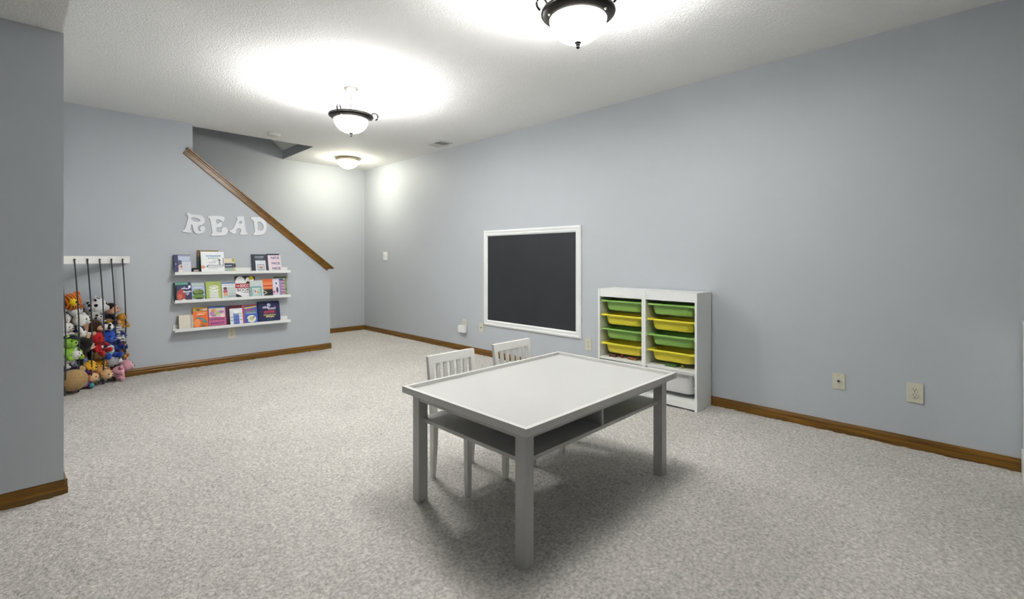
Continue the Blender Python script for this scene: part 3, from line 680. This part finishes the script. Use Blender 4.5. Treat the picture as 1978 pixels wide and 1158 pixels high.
sp = book(1, 1.282, 1.430, .920, 'olive green spiral bound book with white print in the middle', '9fae55', [('e',.52,.70,.30,.08,'f2f4ea'),('e',.52,.54,.33,.08,'f4f6ee'),('r',.24,.04,.80,.46,'eef0ea'),('l',.27,.38,.78,.04,'a9b48c'),('l',.27,.29,.78,.035,'b4bba4'),('l',.27,.20,.78,.035,'b9bcc9'),('l',.27,.11,.78,.035,'a9b48c'),('l',.3,.69,.75,.035,'8f9c58'),('l',.3,.53,.75,.035,'8f9c58')], t=.010, back=-.8)
bm = nb()
for k in range(13):
    zc = .010 + k*.0152
    tube(bm, [(-.074 + .005*math.cos(a*math.pi/5), .005*math.sin(a*math.pi/5)*1.4, zc) for a in range(11)], .0011, 5)
obj('spiral_binding', bm, M['bronze'], sp, world=False)
book(1, 1.434, 1.566, .903, 'white book with a child in red on its cover, middle ledge', 'e4e8ec', [('r',0,.92,1,1,'50749c'),('r',.08,.0,1,.72,'bfc8c8'),('e',.24,.64,.13,.09,'3a2c30'),('e',.24,.46,.15,.14,'a5405c'),('e',.26,.28,.15,.12,'d69a72'),('r',.1,.05,.5,.2,'a9cfc4'),('l',.1,.80,.9,.04,'a89aa8'),('l',.5,.3,.95,.05,'8aa08c'),('l',.45,.14,.95,.05,'8d8a98')], t=.010, back=-1.0)
book(1, 1.570, 1.748, .969, 'black, white and red book printed THE SOCCER BOOK', 'e6e6e8', [('r',0,.80,1,1,'17171b'),('e',.30,.80,.26,.19,'eeeeee'),('e',.85,.82,.25,.14,'ececee'),('p',[(0,0),(.42,0),(.28,.12),(.12,.18),(0,.22)],'141418'),('p',[(.58,.66),(.72,.78),(.9,.66)],'202024'),('r',0,.46,1,.67,'a51f2c'),('t','THE',.15,.555,.07,.17,'f2dfe0'),('t','SOCCER',.62,.565,.13,.70,'f6f2f2'),('r',.03,.27,1,.45,'f4f4f4'),('t','BOOK',.45,.37,.13,.72,'111114'),('r',.4,.255,1,.275,'1a1a1e'),('e',.93,.90,.14,.09,'d3c62e')], t=.012, back=-.5, spine='1b1b20')
book(1, 1.690, 1.780, .961, 'dark maroon book behind the soccer book', '4a1a26', t=.010, back=.9)
book(1, 1.711, 1.850, .917, 'pale grey book with a teal square picture, beside the soccer book', 'c3cccb', [('r',.04,.02,.86,.66,'6f9a9c'),('r',.14,.06,.78,.58,'a9c2be'),('e',.45,.34,.17,.14,'d8d2c4'),('e',.38,.36,.07,.07,'a06c94'),('e',.56,.30,.08,.08,'c9a07a'),('l',.2,.50,.75,.04,'dce8e6')], t=.010, back=-1.5)
book(1, 1.853, 1.965, .930, 'orange and black book on the middle ledge', 'd5622a', [('r',0,0,1,.42,'11131c'),('l',.08,.68,.95,.07,'f0a070'),('r',.0,.60,1,.64,'c04038'),('r',.0,.50,1,.545,'e09a50'),('p',[(0,.1),(.42,.24),(0,.40),(0,.34),(.28,.24),(0,.16)],'b9b2a0'),('l',.1,.78,.9,.06,'e98a4c')], t=.010, back=-.8)
book(1, 1.985, 2.128, .949, 'green backed book at the right end of the middle ledge', '74954a', [('r',0,.94,1,1,'3c5424'),('r',.88,.3,1,.36,'3f6a2c'),('r',.85,.02,1,.10,'2d5a22')], t=.016, back=.4)
book(1, 1.958, 2.098, .934, 'lilac and pink comic style book in front of the green backed book', 'b9a4bf', [('r',.02,.02,.52,.95,'d9cfdc'),('e',.3,.72,.17,.15,'e9e4ee'),('e',.3,.72,.07,.09,'6a6c9a'),('e',.35,.36,.08,.16,'2f2a3c'),('r',.04,.2,.16,.32,'c44878'),('r',.55,.05,.68,.95,'8d84b4'),('l',.70,.82,.98,.08,'b03c60'),('l',.70,.66,.98,.08,'7c3a5c'),('l',.70,.50,.98,.08,'c05878'),('l',.70,.34,.98,.08,'8a4468'),('l',.70,.18,.98,.08,'b84a6c'),('r',.55,.88,.85,.98,'31488c')], t=.010, back=-1.0, twist=R_(-4))
# ---- lowest ledge
book(2, 1.040, 1.166, .566, 'thick cream book showing its page edges, first on the lowest ledge', 'cbbb92', [('r',.02,.03,.80,.97,'d9d2c4'),('r',.80,.03,.88,.97,'b79aa0'),('r',.88,.03,.99,.97,'a3bfa4'),('l',.1,.55,.78,.012,'a49ea6'),('l',.1,.75,.78,.008,'bcb4a4'),('l',.1,.32,.78,.008,'b4ac9c')], t=.046, spine='a48f58', back=.2)
book(2, 1.168, 1.306, .645, 'orange book with a green lizard on its cover', 'dd6420', [('r',0,.80,1,1,'b98a34'),('e',.35,.88,.12,.05,'3c5a2c'),('r',.65,.85,.95,.92,'e0d4cc'),('l',.3,.70,.9,.05,'e9b070'),('l',.25,.64,.8,.035,'f4e4cc'),('e',.25,.25,.22,.20,'e88a4c'),('p',[(.15,.48),(.3,.54),(.5,.53),(.7,.44),(.95,.30),(.9,.24),(.7,.26),(.55,.38),(.4,.46),(.2,.45)],'4c8878'),('p',[(.42,.50),(.6,.47),(.8,.34),(.7,.30),(.55,.40)],'6a8fa8'),('e',.60,.15,.14,.05,'8a7c2c'),('e',.68,.08,.1,.03,'a03c18')], t=.012, back=-.6, spine='7a3c10')
book(2, 1.311, 1.474, .645, 'pink book with pastel shapes and a blue top edge on the lowest ledge', 'c9688c', [('r',0,.92,1,1,'2a68a4'),('r',.02,.48,.95,.91,'cfc4c8'),('e',.28,.80,.14,.08,'d08a50'),('e',.55,.84,.15,.06,'c6d29a'),('e',.2,.66,.13,.09,'b878b0'),('e',.5,.66,.16,.07,'a9b860'),('e',.75,.72,.15,.06,'b46c9c'),('e',.8,.53,.14,.08,'e8cfc4'),('e',.3,.56,.15,.05,'a87a9a'),('l',.08,.32,.90,.11,'8f3c74'),('l',.08,.14,.90,.10,'8a3a80'),('r',0,0,1,.08,'9c2c54')], t=.012, back=-.7, spine='2c3a24')
book(2, 1.468, 1.530, .636, 'maroon and navy book wedged beside the pink book', '4a1628', [('r',0,0,.34,1,'1a1c52'),('r',.6,.1,.9,.7,'4c2016')], t=.014, back=.3, spine='1a1c52')
book(2, 1.505, 1.646, .636, 'dark red book behind the white and blue book', '6a1a2a', t=.010, back=.8)
book(2, 1.512, 1.638, .608, 'white book with a tall blue building on its cover', 'dfe4ec', [('r',.3,0,.72,.68,'4c5ea8'),('r',.26,0,.33,.72,'4a7898'),('r',.3,.60,.72,.63,'a8b4dc'),('r',.3,.42,.72,.44,'8c9ad0'),('r',.3,.22,.72,.24,'8c9ad0'),('e',.5,.82,.25,.10,'f6f4f0'),('l',.05,.46,.22,.05,'3a4a50'),('l',.05,.28,.22,.05,'50606a'),('l',.78,.5,.95,.05,'8c8fa8'),('l',.78,.3,.95,.05,'7c7fa0'),('e',.84,.68,.1,.06,'bcd49a')], t=.012, back=-1.0)
book(2, 1.640, 1.798, .634, 'red edged blue activity book with a white oval on the lowest ledge', '3a58b0', [('r',0,.94,1,1,'b41c24'),('r',0,0,.12,1,'b84a50'),('r',.16,.60,.60,.90,'7c4aa0'),('p',[(.16,.80),(.95,.88),(.95,.93),(.16,.87)],'b9cc4c'),('l',.3,.72,.9,.055,'c03c70'),('l',.25,.60,.9,.075,'5f9a60'),('l',.25,.55,.9,.03,'d9e2d8'),('e',.58,.26,.30,.20,'e4ead8'),('e',.58,.28,.16,.10,'b8bc8c'),('e',.30,.22,.06,.05,'3a3c9c'),('e',.74,.34,.06,.04,'4c5a50')], t=.016, back=-.4, spine='9c1c20')
nv_ = book(2, 1.803, 2.036, .661, 'large navy book with white, red and gold lettering, right end of the lowest ledge', '141c48', [('e',.50,.83,.085,.07,'b9c0d4'),('e',.56,.79,.05,.04,'8c98b8'),('l',.22,.66,.55,.10,'c9c9dc'),('l',.45,.60,.82,.09,'c4b8d0'),('l',.26,.44,.78,.11,'b83450'),('l',.24,.30,.80,.08,'a8a064'),('l',.34,.22,.72,.07,'c9c088'),('e',.78,.75,.03,.015,'8aa0b4'),('l',.4,.12,.7,.02,'3a6a8c')], t=.030, back=-.2)
bm = nb(); box(bm, .116, .122, -.014, .014, .02, .225); obj('slipcase_edge', bm, paint('3a1c40'), nv_, world=False)

# ================================================================ STUFFED TOY CORNER
cd_ = Vector((1, 1, 0)).normalized(); cn = Vector((1, -1, 0)).normalized()    # along the bar, out of the corner
t = thing('toy_corner_rack', 'white bar across the corner with black cords fencing in the plush toys', 'toy rack', (.22, 5.55, 0))
def diag(bm, s0, s1, d0, d1, z0, z1):
    """box along the diagonal; s measured from (.65,5.98) back along the bar, d outwards of x-y=-5.33"""
    o0 = Vector((.650, 5.980, 0))
    q = [o0 - cd_*s0 + cn*d0, o0 - cd_*s1 + cn*d0, o0 - cd_*s1 + cn*d1, o0 - cd_*s0 + cn*d1]
    prism(bm, [(v.x, v.y) for v in q], z0, z1, 'z')
bm = nb(); prism(bm, [(.648, 5.9825), (NX + .001, 5.1135), (NX + .001, 5.166), (.598, 5.9825)], 1.121, 1.190, 'z'); obj('top_bar', bm, M['white_wood'], t, bevel=.002)
tops = [(.223, 5.553), (.311, 5.641), (.400, 5.730), (.489, 5.819), (.580, 5.910), (.135, 5.465), (.047, 5.377), (-.041, 5.289), (-.13, 5.20)]
for k, (x, y) in enumerate(tops):
    dx = .026 if k != 4 else .014
    a = Vector((x, y, 1.158)) + cn*.006; b = Vector((x+dx, y+dx, .004)) + cn*.006
    mid = [a.lerp(b, f) + cn*(.022*math.sin(math.pi*f)) for f in (0, .15, .3, .45, .6, .75, .9, 1)]
    bm = nb(); tube(bm, mid, .0052, 8); obj('cord', bm, M['cord'], t, smooth=True)
    bm = nb(); ell(bm, a + cn*.001, (.008, .008, .009)); obj('cord_knot', bm, M['cord'], t, smooth=True)

def plushmat(name, col, kind=None, col2='101014', sc=22):
    m = mat(name, col, .92, .12, noise=.10, nscale=60, bump=.8, bscale=260)
    nt = m.node_tree; b = nt.nodes['Principled BSDF']
    b.inputs['Sheen Weight'].default_value = .25
    if kind:
        tc = nt.nodes.new('ShaderNodeTexCoord')
        if kind == 'spots':
            v = nt.nodes.new('ShaderNodeTexVoronoi'); v.inputs['Scale'].default_value = sc; v.inputs['Randomness'].default_value = .9; out = v.outputs['Distance']
            lo, hi = .32, .40
        else:
            v = nt.nodes.new('ShaderNodeTexWave'); v.inputs['Scale'].default_value = sc; v.inputs['Distortion'].default_value = 5; v.inputs['Detail'].default_value = 1; out = v.outputs['Fac']
            v.bands_direction = 'Z'; lo, hi = .18, .28
        nt.links.new(tc.outputs['Object'], v.inputs['Vector'])
        r = nt.nodes.new('ShaderNodeMapRange'); r.inputs[1].default_value = lo; r.inputs[2].default_value = hi; nt.links.new(out, r.inputs[0])
        mx = nt.nodes.new('ShaderNodeMixRGB'); mx.inputs[1].default_value = srgb(col2); mx.inputs[2].default_value = srgb(col)
        nt.links.new(r.outputs[0], mx.inputs[0]); nt.links.new(mx.outputs[0], b.inputs['Base Color'])
    return m
_pm = {}
def PM(c, kind=None, c2='101014', sc=22):
    k = (c, kind, c2, sc)
    if k not in _pm: _pm[k] = plushmat('plush_' + c, c, kind, c2, sc)
    return _pm[k]
EYE = paint('0c0c0e', .15)
def plush(hx, hy, hz, r, yaw, roll, pitch, label, body, belly=None, head=None, muzzle=None, ears='round', ear=None, nose='141214', limb=None, foot=None, extra=None, name='plush_toy'):
    body = body if not isinstance(body, str) else PM(body)
    f = lambda c, d: (PM(c) if isinstance(c, str) else c) if c else d
    head = f(head, body); muzzle = f(muzzle, head); ear = f(ear, head); limb = f(limb, body); foot = f(foot, limb)
    p = R_(pitch); Rm = Euler((0, 0, R_(45 + yaw))).to_matrix() @ Euler((0, R_(roll), 0)).to_matrix() @ Euler((p, 0, 0)).to_matrix()
    hc = Vector((0, -.15, 2.55)); loc = Vector((hx, hy, hz)) - Rm @ (hc * r)
    Fm = Euler((-p, 0, 0)).to_matrix()        # the face stays turned to the room
    parts = []
    def P(nm, items, m, sub=2, par=None):
        bm = nb()
        for c, rad, rot in items:
            ell(bm, Vector(c)*r, tuple(q*r for q in rad), rot, sub)
        parts.append((nm, bm, m, par))
    def HF(v): return hc + Fm @ Vector(v)
    fr = (-p, 0, 0)
    P('body', [((0, 0, 1.0), (.88, .74, 1.05), (0, 0, 0))], body, 3)
    if belly: P('belly', [((0, -.26, .98), (.62, .56, .80), (0, 0, 0))], f(belly, body))
    P('head', [(hc, (.98, .90, .92), fr)], head, 3)
    P('muzzle', [(HF((0, -.72, -.22)), (.46, .40, .34), fr)], muzzle)
    P('nose', [(HF((0, -1.10, -.08)), (.15, .10, .11), fr)], paint(nose, .3))
    for s in (-1, 1):
        P('eye', [(HF((s*.36, -.80, .20)), (.11, .08, .13), fr)], EYE, 1)
        if ears == 'round': P('ear', [(HF((s*.74, .02, .66)), (.34, .18, .34), fr)], ear)
        elif ears == 'long': P('ear', [(HF((s*.42, .05, 1.35)), (.24, .13, .72), (-p, R_(14*s), 0))], ear)
        elif ears == 'flop': P('ear', [(HF((s*.92, -.05, .05)), (.20, .28, .58), (-p, R_(-16*s), 0))], ear)
        elif ears == 'point': P('ear', [(HF((s*.58, .02, .82)), (.24, .14, .46), (-p, R_(18*s), 0))], ear)
        elif ears == 'big': P('ear', [(HF((s*1.05, .05, .05)), (.55, .14, .72), fr)], ear)
        elif ears == 'bulge': P('ear', [(HF((s*.48, -.25, .80)), (.28, .28, .28), fr)], ear)
        P('arm', [((s*.86, -.42, 1.30), (.28, .30, .72), (R_(-35), R_(-28*s), 0))], limb)
        P('leg', [((s*.52, -.62, .36), (.34, .72, .36), (0, 0, R_(14*s)))], limb)
        P('paw', [((s*.70, -1.22, .38), (.36, .26, .40), (0, 0, 0))], foot)
    if extra: extra(P, HF, fr)
    lo = min((Rm @ v.co + loc).z for _, b_, _, _ in parts for v in b_.verts)
    if lo < .003: loc.z += .003 - lo
    hiY = max((Rm @ v.co + loc).y for _, b_, _, _ in parts for v in b_.verts)
    if hiY > RY - .004: loc.y -= hiY - (RY - .004)
    loX = min((Rm @ v.co + loc).x for _, b_, _, _ in parts for v in b_.verts)
    if loX < NX + .004: loc.x += NX + .004 - loX
    root = thing(name, label, 'plush toy', tuple(loc), 'plush toys piled behind the cords'); root.rotation_euler = Rm.to_euler()
    for nm, bm, m, par in parts: obj(nm, bm, m, root, world=False)
    return root
def badge(c): return lambda P, HF, fr: P('badge', [((0, -.78, 1.15), (.26, .08, .26), (0, 0, 0))], paint(c))
def cap(c): return lambda P, HF, fr: (P('cap', [(HF((0, .02, .66)), (.86, .80, .42), fr), (HF((.2, -.75, .52)), (.55, .45, .08), fr)], PM(c)))
def vest(c): return lambda P, HF, fr: P('vest', [((0, .02, 1.25), (.95, .80, .72), (0, 0, 0))], PM(c))
def hair(P, HF, fr):
    P('hair', [(HF((0, .16, .26)), (1.02, .92, .88), fr)], PM('17130f'))
    P('shirt', [((0, 0, 1.25), (.94, .80, .78), (0, 0, 0))], PM('15161c'))
    P('shirt_patch', [((.1, -.70, 1.35), (.30, .10, .26), (0, 0, 0))], paint('d8dade'))
    P('trousers', [((0, -.02, .52), (.93, .82, .52), (0, 0, 0))], PM('d9a21c'))
def stripes(c, c2):
    def g(P, HF, fr):
        P('striped_front', [((0, -.24, .98), (.72, .60, .86), (0, 0, 0))], PM(c, 'stripe', c2, 9))
    return g
def scarf(c): return lambda P, HF, fr: P('scarf', [((0, -.05, 1.88), (.78, .70, .22), (0, 0, 0))], PM(c))
A = {
'tiger': ('orange plush tiger with dark stripes and yellow chin, topmost left of the pile', dict(body=PM('d9761c','stripe','2c1408',16), muzzle='e8c822', ear='c8641c', belly='f0d040')),
'whitedog': ('white plush dog with a blue scarf, just under the orange tiger', dict(body='dcdcd8', muzzle='c8ccd2', ears='flop', foot='c8b090', extra=scarf('3f5a8c'))),
'navyvest': ('white plush bear in a navy vest, behind the leftmost cord', dict(body='e6e4df', ears='round', foot='c9a888', limb='e2ddd4', extra=vest('2b3358'))),
'whiterabbit': ('off white plush rabbit at the left edge of the pile', dict(body='dfdad6', ears='long', muzzle='d8c4bc')),
'frog': ('lime green plush frog in a dark navy cap', dict(body='86b53a', ears='bulge', muzzle='9ac652', extra=cap('171c36'))),
'snowleopard': ('big black and white spotted plush leopard at the top of the pile', dict(body=PM('dcdcdc','spots','131318',24), muzzle='c9c9c9', nose='0e0e10')),
'spotdog': ('grey spotted plush puppy head below the big spotted leopard', dict(body=PM('b4b4ae','spots','1c1c20',30), muzzle='c9c4bc', ears='flop')),
'doll': ('plush player doll with black hair and black and gold outfit', dict(body='c9967a', head='c99a80', muzzle='c08c74', nose='b47a64', ears='none', limb='1a1a20', foot='c9967a', extra=hair)),
'monkey': ('dark brown plush monkey with a tan face in the middle of the pile', dict(body='3a2117', muzzle='c9a07c', ears='big', ear='b98c6c', foot='b98c6c')),
'redbear': ('red plush bear with a white round badge', dict(body='b01c20', muzzle='b83034', extra=badge('e8e4e0'))),
'blackpup': ('black plush puppy with a beige muzzle', dict(body='15120f', muzzle='d0a68c', ears='flop', ear='0f0d0c', belly='8c2418')),
'bluebear': ('royal blue plush bear with a pale blue striped front', dict(body='2545a0', muzzle='3c62b8', extra=stripes('86b4c4', 'e4ecf0'), foot='1f3f94')),
'navybear': ('navy blue plush bear at the right edge of the pile', dict(body='1f2c6c', muzzle='33448c')),
'brownmonkey': ('chestnut brown plush monkey poking past the last cord', dict(body='6e3d16', muzzle='c9a080', ears='round', limb='7c4a1a', foot='b4762c')),
'elephant': ('slate grey plush elephant at the lower left of the pile', dict(body='6f7890', ears='big', muzzle='7c869c', foot='7c869c')),
'whitecat': ('small white plush cat below the green frog', dict(body='e2dfdc', ears='point')),
'camo': ('mottled brown plush bear beside the blue bear', dict(body=PM('8a6c4a','spots','3c3420',40), muzzle='7c5c3c')),
'leopardcub': ('small brown spotted leopard cub plush above the white husky', dict(body=PM('b07c44','spots','3c2410',44), muzzle='b9905c')),
'yellow1': ('golden yellow plush duckling, left one of the pair', dict(body='e0a828', muzzle='e6b43c', ears='none', foot='d88c2c')),
'yellow2': ('golden yellow plush duckling, right one of the pair', dict(body='dba024', muzzle='e6b43c', ears='none', foot='d88c2c')),
'unicorn': ('magenta and purple plush pony with a teal leg sprawling on the carpet', dict(body='b02484', head='40205c', muzzle='5c2c74', ears='point', limb='a8207c', foot='3c9cac')),
'giraffe': ('tan plush giraffe low in the pile', dict(body='cf9a5c', muzzle='dcb478', ears='round', limb='d8a868')),
'lion': ('cream and tan plush lion cub at the floor edge of the pile', dict(body='d6b080', muzzle='e4c8a0', ear='c48c50')),
'husky': ('grey and white plush husky with a black nose', dict(body='aeb4bc', muzzle='dcdedf', ears='point', belly='e0e0e0')),
'whitepup': ('little white plush puppy on the carpet under the husky', dict(body='dde0e8', ears='flop')),
'pinkbunny': ('pink plush bunny slumped beside the baseboard', dict(body='cf98a4', ears='long', ear='d8a4ac', muzzle='dcb4b8')),
'teddy': ('big beige teddy bear on the carpet showing the back of its head', dict(body='a8895c', muzzle='b99c70', foot='b4966a')),
'bluepurple': ('lavender blue plush kitten between elephant and beige teddy', dict(body='6c78b4', ears='point', limb='5c3c9c')),
'zebra': ('small black and white plush zebra beside the navy bear', dict(body=PM('dcdcdc','stripe','141418',14), ears='point', muzzle='c9c4c4')),
'goldbear': ('small golden brown plush bear behind the player doll', dict(body='b8842c')),
'greyblue': ('small grey blue plush mouse below the black puppy', dict(body='7888a0', ears='round')),
'tanpup': ('pale tan plush puppy with a teal scarf on the carpet', dict(body='d8b48c', ears='flop', ear='b97c4c', extra=scarf('5c9cac'))),
'pinkpig': ('dusty pink plush pig behind the husky', dict(body='c08c90', ears='point')),
}
TOYS = [
('tiger',0.213,5.684,0.787,0.0685,-20,80,0),
('whitedog',0.239,5.738,0.694,0.0509,20,20,40),
('navyvest',0.278,5.707,0.615,0.0556,15,-5,0),
('whiterabbit',0.181,5.624,0.564,0.0450,0,0,0),
('frog',0.199,5.571,0.447,0.0536,-10,0,0),
('snowleopard',0.383,5.872,0.720,0.0824,45,10,0),
('spotdog',0.374,5.789,0.636,0.0477,0,0,60),
('doll',0.504,5.905,0.680,0.0497,30,0,0),
('monkey',0.361,5.762,0.545,0.0617,10,10,30),
('redbear',0.385,5.743,0.435,0.0522,0,-15,0),
('blackpup',0.286,5.658,0.397,0.0691,25,-25,20),
('bluebear',0.465,5.837,0.424,0.0684,-10,0,0),
('navybear',0.562,5.909,0.424,0.0451,20,20,0),
('brownmonkey',0.562,5.909,0.334,0.0451,20,0,0),
('elephant',0.183,5.697,0.256,0.0820,0,0,0),
('whitecat',0.238,5.568,0.330,0.0405,0,30,50),
('camo',0.398,5.770,0.287,0.0526,0,-20,50),
('leopardcub',0.463,5.864,0.191,0.0441,0,30,50),
('yellow1',0.326,5.698,0.191,0.0560,0,-10,50),
('yellow2',0.405,5.820,0.173,0.0531,0,10,50),
('unicorn',0.280,5.681,0.169,0.0554,10,-25,0),
('giraffe',0.417,5.790,0.075,0.0481,10,30,70),
('lion',0.453,5.741,0.043,0.0432,0,-20,80),
('husky',0.507,5.891,0.125,0.0645,25,0,40),
('whitepup',0.531,5.861,0.032,0.0347,0,0,80),
('pinkbunny',0.608,5.904,0.046,0.0505,30,60,30),
('teddy',0.221,5.551,0.058,0.0894,170,10,-82),
('bluepurple',0.173,5.559,0.150,0.0400,0,0,40),
('zebra',0.547,5.909,0.496,0.0450,30,30,0),
('goldbear',0.582,5.918,0.597,0.0353,0,0,0),
('greyblue',0.288,5.703,0.243,0.0371,0,0,40),
('tanpup',0.357,5.687,0.061,0.0421,0,10,80),
('pinkpig',0.566,5.914,0.162,0.0402,0,0,40),

]
for k, hx, hy, hz, r, yaw, ro, pi_ in TOYS:
    lb, kw = A[k]; plush(hx, hy, hz, r*1.14, yaw, ro, pi_, lb, **kw)
# second row filling the corner, added so gaps in the pile look shaded
for hx, hy, hz, r, yaw, c, lb in ((.02, 5.70, .18, .085, 10, '4a3a30', 'dark brown plush bear added to darken the gaps, deep in the corner, low in the pile'), (.20, 5.87, .20, .08, 0, '2c3040', 'charcoal plush bear added to darken the gaps, deep in the corner against the stair wall'),
        (.00, 5.75, .42, .08, 0, '5c4a3c', 'umber plush bear added to darken the gaps, deep in the corner, at mid height'), (.21, 5.88, .43, .075, 0, '26221f', 'black plush bear added to darken the gaps, wedged behind the monkey'),
        (.05, 5.80, .63, .07, 0, '8c8478', 'grey beige plush bear added behind the gaps, high in the corner'), (.36, 5.89, .31, .06, 0, '3a2c28', 'espresso brown plush bear added to darken the gaps, behind the mottled bear'), (.42, 5.90, .56, .055, 0, '2a2a34', 'blackish plush bear added to darken the gaps, behind the blue bear')):
    plush(hx, hy, hz, r, yaw, 0, 0, lb, body=c)
